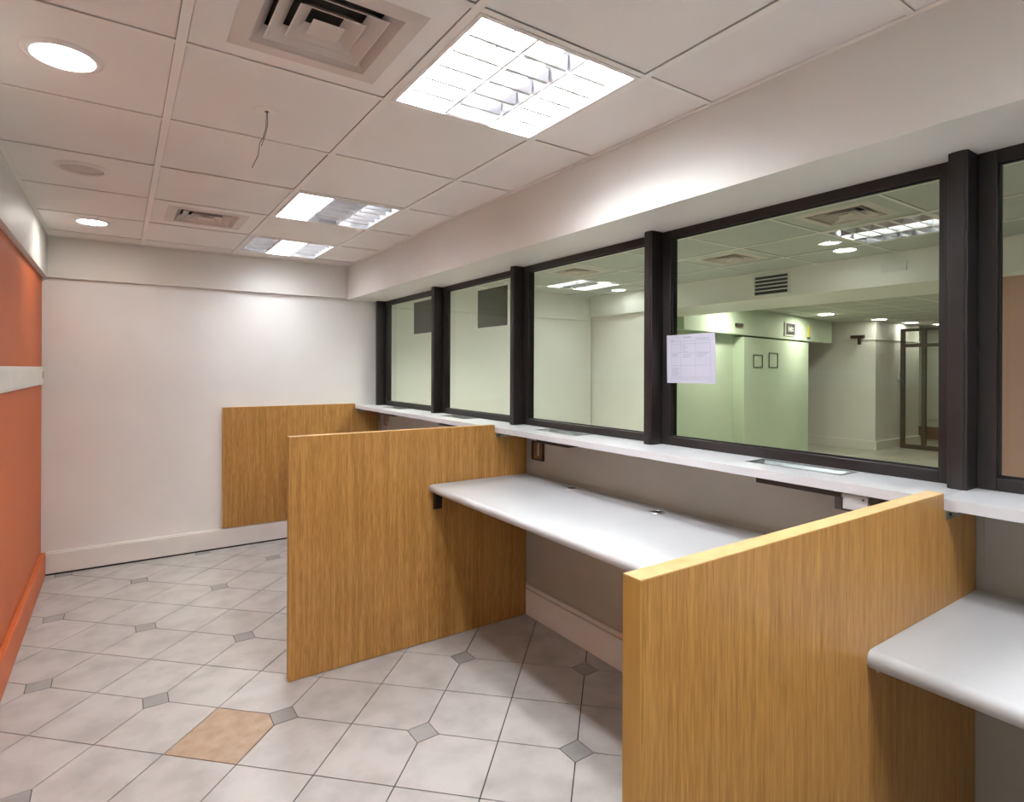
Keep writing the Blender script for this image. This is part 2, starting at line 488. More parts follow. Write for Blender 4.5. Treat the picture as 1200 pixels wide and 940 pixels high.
def make_ceiling(name, label, xs, ys, x0, x1, y0, y1, skip, mtile, slab):
    c = box(name, slab[0], slab[1], slab[2], slab[3], ZT, ZT + .05, 'plenum')
    tag(c, label, 'ceiling', kind='structure')
    xe = [x0] + [x for x in xs if x0 + .03 < x < x1 - .03] + [x1]
    ye = [y0] + [y for y in ys if y0 + .03 < y < y1 - .03] + [y1]
    for x in xe[1:-1]:
        box('main_tee', x - .0125, x + .0125, y0, y1, ZC, ZC + .003, 'tee', c)
    share = {}
    for y in ye[1:-1]:
        for a, b in zip(xe, xe[1:]):
            box('cross_tee', a + .0125, b - .0125, y - .009, y + .009, ZC + .0005, ZC + .003, 'tee', c)
    boxes('wall_angle', [(x0, x0 + .018, y0, y1, ZC - .0005, ZC + .003), (x1 - .018, x1, y0, y1, ZC - .0005, ZC + .003),
                         (x0 + .018, x1 - .018, y0, y0 + .018, ZC, ZC + .003), (x0 + .018, x1 - .018, y1 - .018, y1, ZC, ZC + .003)], 'tee', c)
    for a, b in zip(xe, xe[1:]):
        for p, q in zip(ye, ye[1:]):
            cx_, cy_ = (a + b) / 2, (p + q) / 2
            if any(s[0] < cx_ < s[1] and s[2] < cy_ < s[3] for s in skip): continue
            gx0, gx1 = .0130, .0130
            dz = random.uniform(0, 0.0015)
            key = (round(b - a, 3), round(q - p, 3))
            if key in share:
                s, sc = share[key]
                copy_part(s, c, s.location + Vector((cx_ - sc[0], cy_ - sc[1], dz)))
            else:
                t = box('ceiling_tile', a + gx0, b - gx1, p + .0094, q - .0094, ZC + .0036, ZC + .018, mtile, c, 0.0015, 1)
                share[key] = (t, (cx_, cy_))
    return c

rowsy = [GY0 + .6 * k for k in range(-7, 8)]
cell = lambda c, k: (GX[c], GX[c + 1], GY0 + .6 * k, GY0 + .6 * (k + 1))     # column 0..3, row 0 = near light row
L1, L2, L3 = cell(2, 0), cell(2, 3), cell(2, 5)
LB1, LB2 = cell(2, -3), cell(2, -5)
V1, V2 = cell(1, 0), cell(1, 4)
ceiling = make_ceiling('ceiling', 'suspended ceiling of square pinkish white tiles above the counters', GX, rowsy, -0.41, XS, YF, 5.05,
                       [L1, L2, L3, LB1, LB2, V1, V2], 'ceiling_tile', (XL - .12, 2.1, YF - .12, YB + .12))

# ------------------------------------------------------------------ lamps and vents
_blade = {}
def fixture(cellr, label, cols, group, n_cross=6, offset=0.0125):
    """recessed louvre luminaire; cols = 3 entries: 0 unlit, 1 lit, or fraction (narrow lit tube)"""
    x0, x1, y0, y1 = cellr
    x0 += offset; x1 -= offset; y0 += .010; y1 -= .010
    z = ZC
    t = empty('louvre_light', ((x0 + x1) / 2, (y0 + y1) / 2, z), label, 'ceiling light', group)
    # housing: open-bottom tray
    tk = .004
    boxes('housing', [(x0, x1, y0, y1, z + .092, z + .096), (x0, x0 + tk, y0, y1, z + .004, z + .092), (x1 - tk, x1, y0, y1, z + .004, z + .092),
                      (x0 + tk, x1 - tk, y0, y0 + tk, z + .004, z + .092), (x0 + tk, x1 - tk, y1 - tk, y1, z + .004, z + .092)], 'reflector', t)
    boxes('frame', [(x0, x0 + .014, y0, y1, z - .002, z + .004), (x1 - .014, x1, y0, y1, z - .002, z + .004),
                    (x0 + .014, x1 - .014, y0, y0 + .014, z - .002, z + .004), (x0 + .014, x1 - .014, y1 - .014, y1, z - .002, z + .004)], 'lamp_white', t)
    ix0, ix1, iy0, iy1 = x0 + .014, x1 - .014, y0 + .014, y1 - .014
    w = (ix1 - ix0) / 3
    ztop, zbot = z + .046, z + .003
    for k in range(1, 3):        # long side reflectors between the columns
        xc = ix0 + w * k
        prism('side_reflector', [(xc - .003, z + .075), (xc + .003, z + .075), (xc + .011, ztop), (xc + .004, zbot), (xc - .004, zbot), (xc - .011, ztop)], 'y', iy0, iy1, 'louvre', t)
    for k in range(3):
        a, b = ix0 + w * k + .013, ix0 + w * (k + 1) - .013
        for m in range(1, n_cross):
            yc = iy0 + (iy1 - iy0) * m / n_cross
            key = round(b - a, 4)
            if key in _blade:
                s = _blade[key]
                copy_part(s, t, Vector(((a + b) / 2, yc, zbot)) - t.location)
            else:
                V = [(a, yc - .011, ztop), (a, yc + .011, ztop), (a, yc + .0065, zbot), (a, yc - .0065, zbot),
                     (b, yc - .011, ztop), (b, yc + .011, ztop), (b, yc + .0065, zbot), (b, yc - .0065, zbot)]
                s = obj('louvre_blade', V, [(0, 1, 2, 3), (7, 6, 5, 4), (0, 4, 5, 1), (1, 5, 6, 2), (2, 6, 7, 3), (3, 7, 4, 0)], 'louvre', t,
                        origin=((a + b) / 2, yc, zbot))
                _blade[key] = s
        lit = cols[k]
        hw = (b - a) / 2 * (lit if 0 < lit < 1 else 1)
        xc = (a + b) / 2
        if lit:
            mt = ('office_' if x0 > 2 else '') + ('tube_low' if lit == 2 else 'tube' if lit >= 1 else 'tube_dim')
            prism('lamp_tube', [(xc - hw, z + .072), (xc - hw * .6, z + .066), (xc + hw * .6, z + .066), (xc + hw, z + .072), (xc + hw * .6, z + .078), (xc - hw * .6, z + .078)],
                  'y', iy0 + .012, iy1 - .012, mt, t)
        else:
            lathe_y('lamp_tube', xc, z + .072, .013, iy0 + .012, iy1 - .012, 'lamp_white', t)
    return t

def lathe_y(name, xc, zc, r, y0, y1, mat, parent, n=12):
    pts = [(xc + r * math.cos(2 * math.pi * k / n), zc + r * math.sin(2 * math.pi * k / n)) for k in range(n)]
    return prism(name, pts, 'y', y0, y1, mat, parent)

fixture(L1, 'large square louvre light nearest the viewer, both outer columns lit', (1, 0, 1), 'recessed louvre lights')
fixture(L2, 'square louvre light with only its left column fully lit', (1, 0, .3), 'recessed louvre lights')
fixture(L3, 'farthest louvre light by the end wall, middle column lit', (0, 2, .3), 'recessed louvre lights')
fixture(LB1, 'louvre light above and behind the viewer, outside the picture', (1, 0, 1), 'recessed louvre lights')
fixture(LB2, 'louvre light near the wall behind the viewer, outside the picture', (0, .6, 0), 'recessed louvre lights')

def downlight(x, y, label, lit, r=0.092, group='round recessed downlights', zc=None):
    z = (ZC + .0045) if zc is None else zc
    t = empty('downlight', (x, y, z), label, 'downlight', group)
    lathe('trim_ring', [(r * 0.80, z - .001), (r * .84, z - .009), (r * .93, z - .010), (r * 1.05, z - .004), (r * 1.08, z)], x, y, 'lamp_white', t)
    if lit:
        lathe('lens', [(r * .80, z - .002), (r * .6, z - .006), (r * .3, z - .008), (0, z - .0085)], x, y, lit if isinstance(lit, str) else 'spot', t)
    else:
        lathe('inner_ring', [(r * .66, z - .002), (r * .70, z - .008), (r * .77, z - .007), (r * .79, z - .001)], x, y, 'vent', t)
        lathe('lens', [(r * .66, z - .002), (r * .4, z - .004), (0, z - .005)], x, y, 'lens_off', t)
    return t

downlight(-0.137, 2.118, 'lit round downlight nearest the viewer above the orange wall', True)
downlight(-0.143, 3.267, 'unlit round downlight with a grey lens between two lit ones', False, 0.098)
downlight(-0.142, 4.42, 'small lit round downlight near the end wall', True)
downlight(-0.142, 0.32, 'lit round downlight overhead, outside the picture', True)

def vent(cellr, label, hw, group='square ceiling air diffusers', mat='vent', cxy=None, tile='ceiling_tile'):
    x0, x1, y0, y1 = cellr
    x0 += .0145; x1 -= .0145; y0 += .0115; y1 -= .0115
    cx_, cy_ = cxy or ((x0 + x1) / 2, (y0 + y1) / 2)
    z = ZC + .004
    t = empty('air_diffuser', (cx_, cy_, ZC), label, 'air vent', group)
    H = hw * 1.0
    fr = hw + .045
    # carrier tile with a square hole
    boxes('carrier_tile', [(x0, cx_ - H - .01, y0, y1, z, z + .012), (cx_ + H + .01, x1, y0, y1, z, z + .012),
                           (cx_ - H - .01, cx_ + H + .01, y0, cy_ - H - .01, z, z + .012), (cx_ - H - .01, cx_ + H + .01, cy_ + H + .01, y1, z, z + .012)], tile, t)
    def ring(name, o_, zi, inn, zo, m, th=.0025):
        V, F = [], []
        for (h, zz) in ((o_, zo), (inn, zi), (inn - th, zi), (o_ - th * 1.6, zo)):
            V += [(cx_ - h, cy_ - h, zz), (cx_ + h, cy_ - h, zz), (cx_ + h, cy_ + h, zz), (cx_ - h, cy_ + h, zz)]
        for a in range(4):
            b = (a + 1) % 4
            for k in range(4):
                k2 = (k + 1) % 4
                F.append((a * 4 + k, a * 4 + k2, b * 4 + k2, b * 4 + k))
        return obj(name, V, F, m, t)
    # outer flange
    ring('flange', fr, z - .004, H, z - .001, mat, .004)
    ring('neck', H + .002, z + .036, H - .034, z - .003, mat)
    for s, zz in ((.72, -.005), (.44, -.006)):
        ring('louvre_ring', hw * s + .012, z + .030, hw * s - .028, z + zz + .004, mat)
    c = hw * .25
    V = [(cx_ - c, cy_ - c, z - .004), (cx_ + c, cy_ - c, z - .004), (cx_ + c, cy_ + c, z - .004), (cx_ - c, cy_ + c, z - .004), (cx_, cy_, z + .014)]
    obj('centre_cone', V, [(3, 2, 1, 0), (0, 1, 4), (1, 2, 4), (2, 3, 4), (3, 0, 4)], mat, t)
    box('duct_box', cx_ - H - .008, cx_ + H + .008, cy_ - H - .008, cy_ + H + .008, z + .06, z + .08, 'plenum', t)
    return t

vent(V1, 'large square air diffuser beside the nearest louvre light', 0.165, cxy=(0.452, 1.56))
vent(V2, 'smaller far square air diffuser on the counter room ceiling', 0.165, cxy=(0.432, 3.93))

cr = empty('ceiling_rose', (0.425, 2.165, ZC), 'small round ceiling plate with two bare wires hanging', 'ceiling plate')
zt = ZC + .0045
lathe('plate', [(0, zt - .004), (.038, zt - .004), (.043, zt)], .425, 2.165, 'ceiling_tile', cr)
lathe('hole', [(0, zt - .006), (.007, zt - .006), (.007, zt - .003)], .425, 2.163, 'wire', cr, 12)
tube('wire', [(.425, 2.163, 2.33), (.422, 2.164, 2.27), (.414, 2.165, 2.235), (.403, 2.166, 2.215), (.398, 2.166, 2.17), (.378, 2.166, 2.122)], .0011, 'wire', cr)
tube('wire', [(.427, 2.163, 2.33), (.428, 2.164, 2.28), (.418, 2.165, 2.236), (.408, 2.166, 2.205)], .0011, 'wire', cr)

# ------------------------------------------------------------------ service windows
posts = [(5.008, 4.962), (3.888, 3.843), (2.841, 2.798), (1.783, 1.738), (0.653, 0.606), (-0.45, -0.497), (-1.55, -1.597)]
for k, (a, b) in enumerate(posts):
    t = empty('trim_%d' % (k + 2), (1.95, (a + b) / 2, ZL), kind='structure')
    tag(t, ['dark bronze window post against the end wall', 'dark bronze window post second from the end wall', 'dark bronze window post above the middle oak partition',
            'dark bronze window post left of the taped paper notice', 'dark bronze window post above the nearest oak partition',
            'dark bronze window post right of the picture', 'last dark bronze window post behind the viewer'][k], 'window post')
    box('post', 1.915, 2.04, b, a, ZL, ZS, 'bronze', t, 0.002)
    box('cover_strip', 1.9125, 1.915, b + .008, a - .008, ZL, ZS, 'bronze', t, 0.001)
edges = [(5.08, 5.008)] + posts
wl = ['narrow farthest service window with a dark film at its upper corner', 'second service window with a dark film square in its upper corner',
      'plain middle service window showing an empty room corner', 'widest service window with a paper notice taped to it',
      'service window at the right edge showing a peach wall', 'service window beyond the right edge of the picture']
for k in range(6):
    y1, y0 = posts[k][1], posts[k + 1][0]
    w = empty('window_%d' % (k + 1), (2.0, (y0 + y1) / 2, ZL), kind='structure')
    tag(w, wl[k], 'window')
    zb, zt_ = 1.137, 2.0
    box('stile', 1.985, 2.03, y1 - .044, y1, ZL, ZS, 'bronze', w, 0.002)
    box('stile', 1.985, 2.03, y0, y0 + .044, ZL, ZS, 'bronze', w, 0.002)
    box('rail', 1.985, 2.03, y0 + .044, y1 - .044, ZL, zb, 'bronze', w, 0.002)
    box('rail', 1.985, 2.03, y0 + .044, y1 - .044, zt_, ZS, 'bronze', w, 0.002)
    boxes('glazing_bead', [(1.997, 2.001, y0 + .044, y1 - .044, zb, zb + .006), (1.997, 2.001, y0 + .044, y1 - .044, zt_ - .006, zt_),
                           (1.997, 2.001, y1 - .049, y1 - .044, zb, zt_), (1.997, 2.001, y0 + .044, y0 + .049, zb, zt_)], 'black_metal', w)
    obj('pane', [(2.006, y0 + .044, zb), (2.006, y1 - .044, zb), (2.006, y1 - .044, zt_), (2.006, y0 + .044, zt_)], [(0, 1, 2, 3)], 'glass', w)

# dark smoked film squares
for (y0, y1, z0, z1, lb) in ((3.945, 4.385, 1.712, 1.968, 'dark smoked film rectangle on the farthest service window'),
                             (3.0, 3.362, 1.703, 1.955, 'dark smoked film rectangle on the second service window')):
    t = empty('smoked_film', (2.002, (y0 + y1) / 2, z0), lb, 'window film', 'smoked film squares on the windows')
    obj('film', [(2.003, y0, z0), (2.003, y1, z0), (2.003, y1, z1), (2.003, y0, z1)], [(0, 1, 2, 3)], 'film', t)
    boxes('tape_edge', [(2.0015, 2.0035, y1, y1 + .004, z0 - .004, z1 + .006), (2.0015, 2.0035, y0, y1, z0 - .004, z0), (2.0015, 2.0035, y0, y1, z1, z1 + .006)], 'sign_light', t)

# taped notice
t = empty('paper_notice', (1.978, 1.58, 1.372), 'white printed paper notice taped to the service window glass', 'notice')
px = 1.979
pv = [(px, 1.706, 1.371), (px + .004, 1.459, 1.373), (px + .003, 1.463, 1.580), (px, 1.709, 1.577)]
obj('sheet', pv + [(x + .0006, y, z) for x, y, z in pv], [(0, 1, 2, 3), (7, 6, 5, 4), (0, 4, 5, 1), (1, 5, 6, 2), (2, 6, 7, 3), (3, 7, 4, 0)], 'paper', t)
def pl(a, b, c, d, V, F):      # a rectangle of print in sheet fractions (left..right, bottom..top)
    k = len(V)
    for (u, v) in ((a, c), (b, c), (b, d), (a, d)):
        p = (Vector(pv[0]) * (1 - u) + Vector(pv[1]) * u) * (1 - v) + (Vector(pv[3]) * (1 - u) + Vector(pv[2]) * u) * v
        V.append((p.x - .0007, p.y, p.z))
    F.append((k, k + 1, k + 2, k + 3))
V, F = [], []
for u in (.10, .30, .60, .90): pl(u, u + .004, .08, .86, V, F)
for v in (.86, .80, .62, .36, .12, .08): pl(.10, .90, v, v + .005, V, F)
for v in (.94, .92): pl(.36, .52, v, v + .012, V, F)
pl(.10, .14, .87, .89, V, F)
pl(.62, .88, .895, .905, V, F)
for k in range(4): pl(.33, .33 + .08 + .05 * (k % 2), .76 - .04 * k, .768 - .04 * k, V, F)
for k in range(2): pl(.12, .24 - .03 * k, .585 - .03 * k, .595 - .03 * k, V, F)
for k in range(5): pl(.12, .27 - .02 * (k % 3), .30 - .035 * k, .308 - .035 * k, V, F)
for k in range(3): pl(.34, .56 - .04 * k, .585 - .03 * k, .592 - .03 * k, V, F); pl(.63, .87 - .05 * k, .60 - .03 * k, .607 - .03 * k, V, F)
obj('print', V, F, 'ink', t)

# ------------------------------------------------------------------ oak partitions
def panel(y0, label):
    y1 = y0 + .036
    t = empty('oak_partition', (1.3, (y0 + y1) / 2, 0), label, 'partition', 'oak counter partitions')
    e = .0012
    prism('board', [(0.642, 0.004), (1.962, 0.004), (1.962, 1.071), (1.743, 1.071), (1.743, 1.1138), (0.642, 1.1138)], 'y', y0, y1, 'oak', t)
    box('front_edge', 0.6395, 0.642, y0, y1, 0.004, 1.1138, 'oak_front', t)
    box('top_edge', 0.6395, 1.743, y0, y1, 1.1138, 1.116, 'oak_edge', t)
    box('foot_strip', 0.66, 1.95, y0 + .006, y1 - .006, 0.0, 0.004, 'dark_plastic', t)
    return t
panel(2.735, 'oak veneer partition standing in the middle of the room')
panel(0.600, 'nearest oak veneer partition at the lower right')
panel(-1.54, 'oak veneer partition behind the viewer, outside the picture')
t = empty('oak_wall_panel', (1.3, 5.06, 0.16), 'oak veneer panel fixed flat to the white end wall', 'wall panel')
prism('board', [(0.678, 0.160), (1.962, 0.160), (1.962, 1.071), (1.743, 1.071), (1.743, 1.1138), (0.678, 1.1138)], 'y', 5.052, 5.079, 'oak', t)
box('side_edge', 0.676, 0.678, 5.052, 5.079, 0.160, 1.1138, 'oak_edge', t)
box('top_edge', 0.676, 1.743, 5.052, 5.079, 1.1138, 1.116, 'oak_edge', t)

# ------------------------------------------------------------------ worktops
def worktop(y0, y1, label, big=True, group='white worktops'):
    t = empty('worktop', (1.65, (y0 + y1) / 2, 0.78), label, 'worktop', group)
    xf, xb, zb, zt_ = 1.335, 1.962, 0.783, 0.823
    r = .0195
    prof = [(xb, zb), (xb, zt_)]
    for k in range(0, 9):
        a = math.pi / 2 + math.pi * k / 8
        prof.append((xf + r + r * math.cos(a), (zb + zt_) / 2 + (zt_ - zb) / 2 * math.sin(a)))
    o = prism('slab', prof, 'y', y0, y1, 'laminate', t)
    for p in o.data.polygons: p.use_smooth = True
    try: o.data.set_sharp_from_angle(angle=math.radians(40))
    except Exception: pass
    for yy, s in ((y1, -1), (y0, 1)):
        a, b = sorted((yy, yy + s * .028))
        a2, b2 = sorted((yy, yy + s * .005))
        if big: boxes('support_bracket', [(1.362, 1.412, a2, b2, .692, .783), (1.362, 1.412, a, b, .778, .783), (1.362, 1.366, a, b, .70, .778)], 'black_metal', t)
        else: box('support_lug', 1.375, 1.392, a2, b2, .765, .783, 'ledge', t, .002, 1)
        boxes('wall_cleat', [(1.44, 1.94, a2, b2, .752, .783), (1.44, 1.94, a, b, .777, .783)], 'black_metal', t)
    return t
def grommet(x, y, parent):
    z = .823
    g = lathe('cable_grommet', [(.022, z), (.024, z + .003), (.031, z + .0025), (.033, z)], x, y, 'steel', parent, 28)
    lathe('grommet_cap', [(0, z + .0012), (.0215, z + .0012), (.0222, z)], x, y, 'dark_plastic', g, 24)
    box('cable_slot', x + .004, x + .016, y - .007, y + .007, z + .0012, z + .0022, 'black_metal', g)
w2 = worktop(0.637, 2.734, 'white worktop between the two oak partitions')
grommet(1.905, 2.258, w2); grommet(1.890, 1.683, w2)
w3 = worktop(-1.503, 0.599, 'white worktop at the right edge beside the nearest oak partition', False)
grommet(1.90, -0.45, w3)
w1 = worktop(2.772, 5.051, 'white worktop hidden behind the middle oak partition')
grommet(1.90, 3.3, w1); grommet(1.90, 4.4, w1)

# ------------------------------------------------------------------ service ledge with deal trays
trays = {0: [(3.30, 3.62), (4.37, 4.69)], 1: [(0.92, 1.235), (2.18, 2.51)], 2: [(-0.3, 0.02), (-1.3, -0.98)]}
segs = [(2.7545, 5.079), (0.6185, 2.7515), (-1.52, 0.6155)]
ll = ['white service ledge in the far bay by the end wall', 'white service ledge above the middle worktop', 'white service ledge at the right edge']
tl = {(0, 0): 'steel deal tray set in the ledge below the second service window', (0, 1): 'farthest steel deal tray set in the ledge', (1, 0): 'steel deal tray set in the ledge below the paper notice window',
      (1, 1): 'steel deal tray set in the ledge below the plain middle window', (2, 0): 'steel deal tray just right of the picture', (2, 1): 'steel deal tray behind the viewer'}
TX0, TX1 = 1.868, 1.962
for s, (y0, y1) in enumerate(segs):
    bs = [(1.745, TX0, y0, y1, 1.0725, ZL), (TX1, 2.03, y0, y1, 1.0725, ZL)]
    cuts = [y0] + [v for tr_ in trays[s] for v in sorted(tr_)] + [y1]
    cuts = sorted(cuts)
    for a, b in zip(cuts[0::2], cuts[1::2]): bs.append((TX0, TX1, a, b, 1.0725, ZL))
    t = boxes('service_ledge', bs, 'ledge')
    tag(t, ll[s], 'ledge', 'white service ledges')
    for k, (a, b) in enumerate(trays[s]):
        d = empty('deal_tray', ((TX0 + TX1) / 2, (a + b) / 2, 1.045), tl[(s, k)], 'deal tray', 'steel deal trays in the ledge')
        n = 8
        prof = [(TX0 + .002 + (TX1 - TX0 - .004) * i / n, 1.0985 - .034 * math.sin(math.pi * i / n)) for i in range(n + 1)]
        poly = prof + [(p[0], p[1] - .0015) for p in prof[::-1]]
        prism('scoop', poly, 'y', a + .002, b - .002, 'tray_steel', d)
        boxes('rim', [(TX0 - .008, TX0 + .003, a - .008, b + .008, ZL, ZL + .0012), (TX1 - .003, TX1 + .008, a - .008, b + .008, ZL, ZL + .0012),
                      (TX0 + .003, TX1 - .003, a - .008, a + .003, ZL, ZL + .0012), (TX0 + .003, TX1 - .003, b - .003, b + .008, ZL, ZL + .0012)], 'tray_steel', d)
        boxes('casing', [(1.80, 1.975, a - .01, b - .09, 1.046, 1.0495), (1.80, 1.804, a - .01, b - .09, 1.0495, 1.072), (1.804, 1.975, a - .01, a - .006, 1.0495, 1.072), (1.804, 1.975, b - .094, b - .09, 1.0495, 1.072)], 'dark_plastic', d)

# brackets that carry the ledge on the partitions
for (yy, lb) in ((5.052, 'small metal ledge bracket on the oak wall panel'), (2.735, 'small metal ledge bracket on the middle oak partition'), (0.600, 'small metal ledge bracket on the nearest oak partition')):
    t = empty('ledge_bracket', (1.83, yy - .012, 1.05), lb, 'bracket', 'metal ledge brackets')
    boxes('angle', [(1.752, 1.90, yy - .003, yy, 1.046, 1.0725), (1.752, 1.90, yy - .026, yy - .003, 1.0695, 1.0725)], 'steel', t)
    for xx in (1.775, 1.83, 1.88):
        box('screw', xx - .004, xx + .004, yy - .005, yy - .003, 1.054, 1.062, 'dark_plastic', t, .001, 1)

# dark rail with a silver box under the ledge of the middle bay
t = empty('underledge_rail', (1.775, 0.92, 1.02), 'black angle rail under the ledge near the closest oak partition', 'rail')
box('bar', 1.757, 1.772, 0.868, 1.136, 1.054, 1.0725, 'dark_plastic', t, .001, 1)
box('drop_leg', 1.757, 1.772, 0.858, 0.880, 1.018, 1.054, 'dark_plastic', t, .001, 1)
boxes('bracket_box', [(1.762, 1.80, 0.66, 0.785, 1.022, 1.0725)], 'dark_plastic', t)
box('shelf_strip', 1.757, 1.80, 0.785, 0.858, 1.018, 1.0225, 'dark_plastic', t)
t = empty('junction_box', (1.78, 0.825, 1.02), 'small silver junction box hanging under the ledge', 'box')
box('body', 1.7575, 1.80, 0.788, 0.857, 1.0235, 1.068, 'ledge', t, .002)
box('lid', 1.756, 1.7575, 0.791, 0.854, 1.026, 1.0655, 'laminate', t)
box('screw', 1.755, 1.756, 0.797, 0.802, 1.055, 1.060, 'dark_plastic', t)

# open socket box on the counter wall
for (yc, lb) in ((2.645, 'open brown socket box on the wall above the middle worktop'), (4.96 - .05, 'open brown socket box on the wall by the end partition')):
    t = empty('socket_box', (1.98, yc, 0.91), lb, 'socket', 'open socket boxes')
    a, b, z0, z1 = yc - .053, yc + .053, .908, 1.016
    box('back_plate', 1.981, 1.985, a, b, z0, z1, 'socket_brown', t)
    boxes('frame', [(1.972, 1.985, a, a + .006, z0, z1), (1.972, 1.985, b - .006, b, z0, z1), (1.972, 1.985, a + .006, b - .006, z0, z0 + .006), (1.972, 1.985, a + .006, b - .006, z1 - .006, z1)], 'socket_cream' if yc > 3 else 'dark_plastic', t)
    box('inner_clip', 1.976, 1.981, yc - .012, yc + .004, z0 + .025, z1 - .02, 'socket_cream', t, .002)
    tube('cord', [(1.974, yc - .02, z1 + .03), (1.970, yc - .018, z1 - .005), (1.974, yc - .012, z0 + .05)], .004, 'socket_cream', t)

# ================================================================== neighbouring office seen through the glass
OX0, OX1, OY0, OY1 = 2.08, 15.0, -3.0, 9.0
fl = box('floor', OX0, OX1, OY0, OY1, -0.06, 0.0, 'office_floor')
tag(fl, 'pale tiled floor of the empty office beyond the glass', 'floor', kind='structure')
def owall(name, x0, x1, y0, y1, z0, z1, mat, label, cat='wall'):
    return tag(box(name, x0, x1, y0, y1, z0, z1, mat), label, cat, kind='structure')
wb = owall('wall_office_back', 2.08, 4.95, 5.5, 5.62, 0, ZT, 'office_wall', 'off-white office end wall seen through the far windows')
box('bulkhead', 2.08, 4.9, 5.46, 5.5, 2.04, ZC + .02, 'office_wall', wb)
ws = owall('wall_office_side', 4.965, 5.10, 4.30, 5.62, 0, 2.085, 'office_wall', 'short office side wall right of the room corner')
box('pilaster', 4.945, 4.965, 4.30, 4.72, 0, 2.085, 'office_wall', ws)
bm_ = owall('trim_20', 4.9, 5.75, OY0, 5.62, 2.085, ZT, 'office_wall', 'deep white ceiling beam across the office beyond the glass', 'beam')
owall('wall_office_peach', 5.10, 5.22, OY0, 1.45, 0, 2.085, 'office_peach', 'peach painted office wall behind the rightmost window')
owall('wall_office_front', OX0, 5.0, OY0 - .1, OY0, 0, ZT, 'office_wall', 'office wall behind the viewer, outside the picture')
owall('wall_hall_front', 5.0, OX1, OY0 - .1, OY0, 0, ZT, 'office_wall', 'hall wall outside the picture')
owall('wall_hall_back', 5.1, OX1, OY1, OY1 + .1, 0, ZT, 'office_wall', 'hall wall hidden behind the pale green wall')
far = owall('wall_hall_far', 14.0, 14.12, OY0, OY1, 0, ZT, 'office_wall', 'white far wall of the hall behind the glazed door')
box('baseboard_band', 13.97, 14.0, OY0, OY1, 0.42, 0.50, 'office_wall', far)
box('red_band', 13.985, 14.0, OY0, 7.5, 0.0, 0.26, 'red_floor', far)

# pale green wall with overhanging bulkhead
def slanted(name, A, B, off0, off1, z0, z1, mat, parent=None):
    A, B = Vector(A), Vector(B)
    d = (B - A).normalized(); n = Vector((-d.y, d.x))
    poly = [A + n * off0, B + n * off0, B + n * off1, A + n * off1]
    return prism(name, [(p.x, p.y) for p in poly], 'z', z0, z1, mat, parent)
BA, BB = (5.755, 4.70), (10.9, 5.52)
GA, GB = (5.2, 4.75), (9.75, 5.50)
gd = (Vector(GB) - Vector(GA)).normalized()
gw = slanted('wall_hall_green', GA, GB, 0.0, 0.12, 0, ZC, 'office_green')
tag(gw, 'pale green hall wall seen through the notice window', 'wall', kind='structure')
P1 = Vector(GA) + gd * 2.15
slanted('pilaster_board', P1, GB, -0.16, 0.0, 0, 1.9, 'office_green', gw)
bh = slanted('trim_21', BA, BB, 0.0, 0.2, 1.93, ZC, 'office_green')
tag(bh, 'pale green bulkhead box over the green hall wall', 'bulkhead', kind='structure')

col = box('wall_hall_column', 11.2, 13.0, 4.9, 7.6, 0, ZC, 'office_wall')
tag(col, 'broad white hall column with a tall baseboard', 'column', kind='structure')
boxes('baseboard', [(11.17, 11.2, 4.87, 7.6, 0, .16), (11.2, 13.0, 4.87, 4.9, 0, .16)], 'office_wall', col)
boxes('picture_rail', [(11.185, 11.2, 4.885, 7.6, 1.98, 2.0), (11.2, 13.0, 4.885, 4.9, 1.98, 2.0)], 'office_wall', col)

# glazed hall door
dr = empty('door_1', (12.0, 4.3, 0), 'bronze framed glazed door and side light at the far end of the hall', 'door', kind='structure')
DX = 12.0
for yy in (4.78, 4.44, 3.2):
    box('stile', DX - .03, DX + .03, yy - .033, yy + .033, 0, 2.20, 'bronze_light', dr)
for (z0, z1) in ((0.0, 0.08), (1.86, 1.92), (2.15, 2.20)):
    box('rail', DX - .028, DX + .028, 3.2, 4.78, z0, z1, 'bronze_light', dr)
for (a, b) in ((4.473, 4.747), (3.233, 4.407)):
    obj('pane', [(DX, a, .08), (DX, b, .08), (DX, b, 1.86), (DX, a, 1.86)], [(0, 1, 2, 3)], 'glass', dr)
obj('pane', [(DX, 3.245, 1.92), (DX, 4.735, 1.92), (DX, 4.735, 2.15), (DX, 3.245, 2.15)], [(0, 1, 2, 3)], 'glass', dr)
tube('door_handle', [(DX - .05, 4.12, .45), (DX - .08, 4.12, .47), (DX - .08, 4.12, .72), (DX - .05, 4.12, .74)], .012, 'steel', dr)

# office ceiling
OGX = [2.0 + .6 * k for k in range(0, 6)]
OGY = [1.395 + .6 * k for k in range(-8, 9)]
oc = lambda cx_, cy_: (cx_ - .3, cx_ + .3, cy_ - .3, cy_ + .3)
OV = [oc(3.5, 1.695), oc(4.1, 2.895), oc(3.5, 4.095)]
OL = [oc(4.1, 1.695), oc(4.1, 4.695), oc(2.9, -0.105), oc(2.9, 2.895), oc(2.9, 4.095)]
make_ceiling('ceiling', 'suspended tile ceiling of the office beyond the glass', OGX, OGY, 2.10, 4.9, OY0, 5.46, OV + OL, 'office_tile', (2.08, OX1, OY0 - .1, OY1 + .1))
hall = box('ceiling', 5.75, OX1, OY0, OY1, ZC, ZC + .03, 'office_tile')
tag(hall, 'flat tiled ceiling of the hall beyond the beam', 'ceiling', kind='structure')
for k in range(14):
    box('main_tee', 5.9 + .6 * k - .012, 5.9 + .6 * k + .012, OY0, OY1, ZC - .002, ZC, 'tee', hall)
for k in range(20):
    box('cross_tee', 5.75, OX1, -2.9 + .6 * k - .012, -2.9 + .6 * k + .012, ZC - .003, ZC - .001, 'tee', hall)
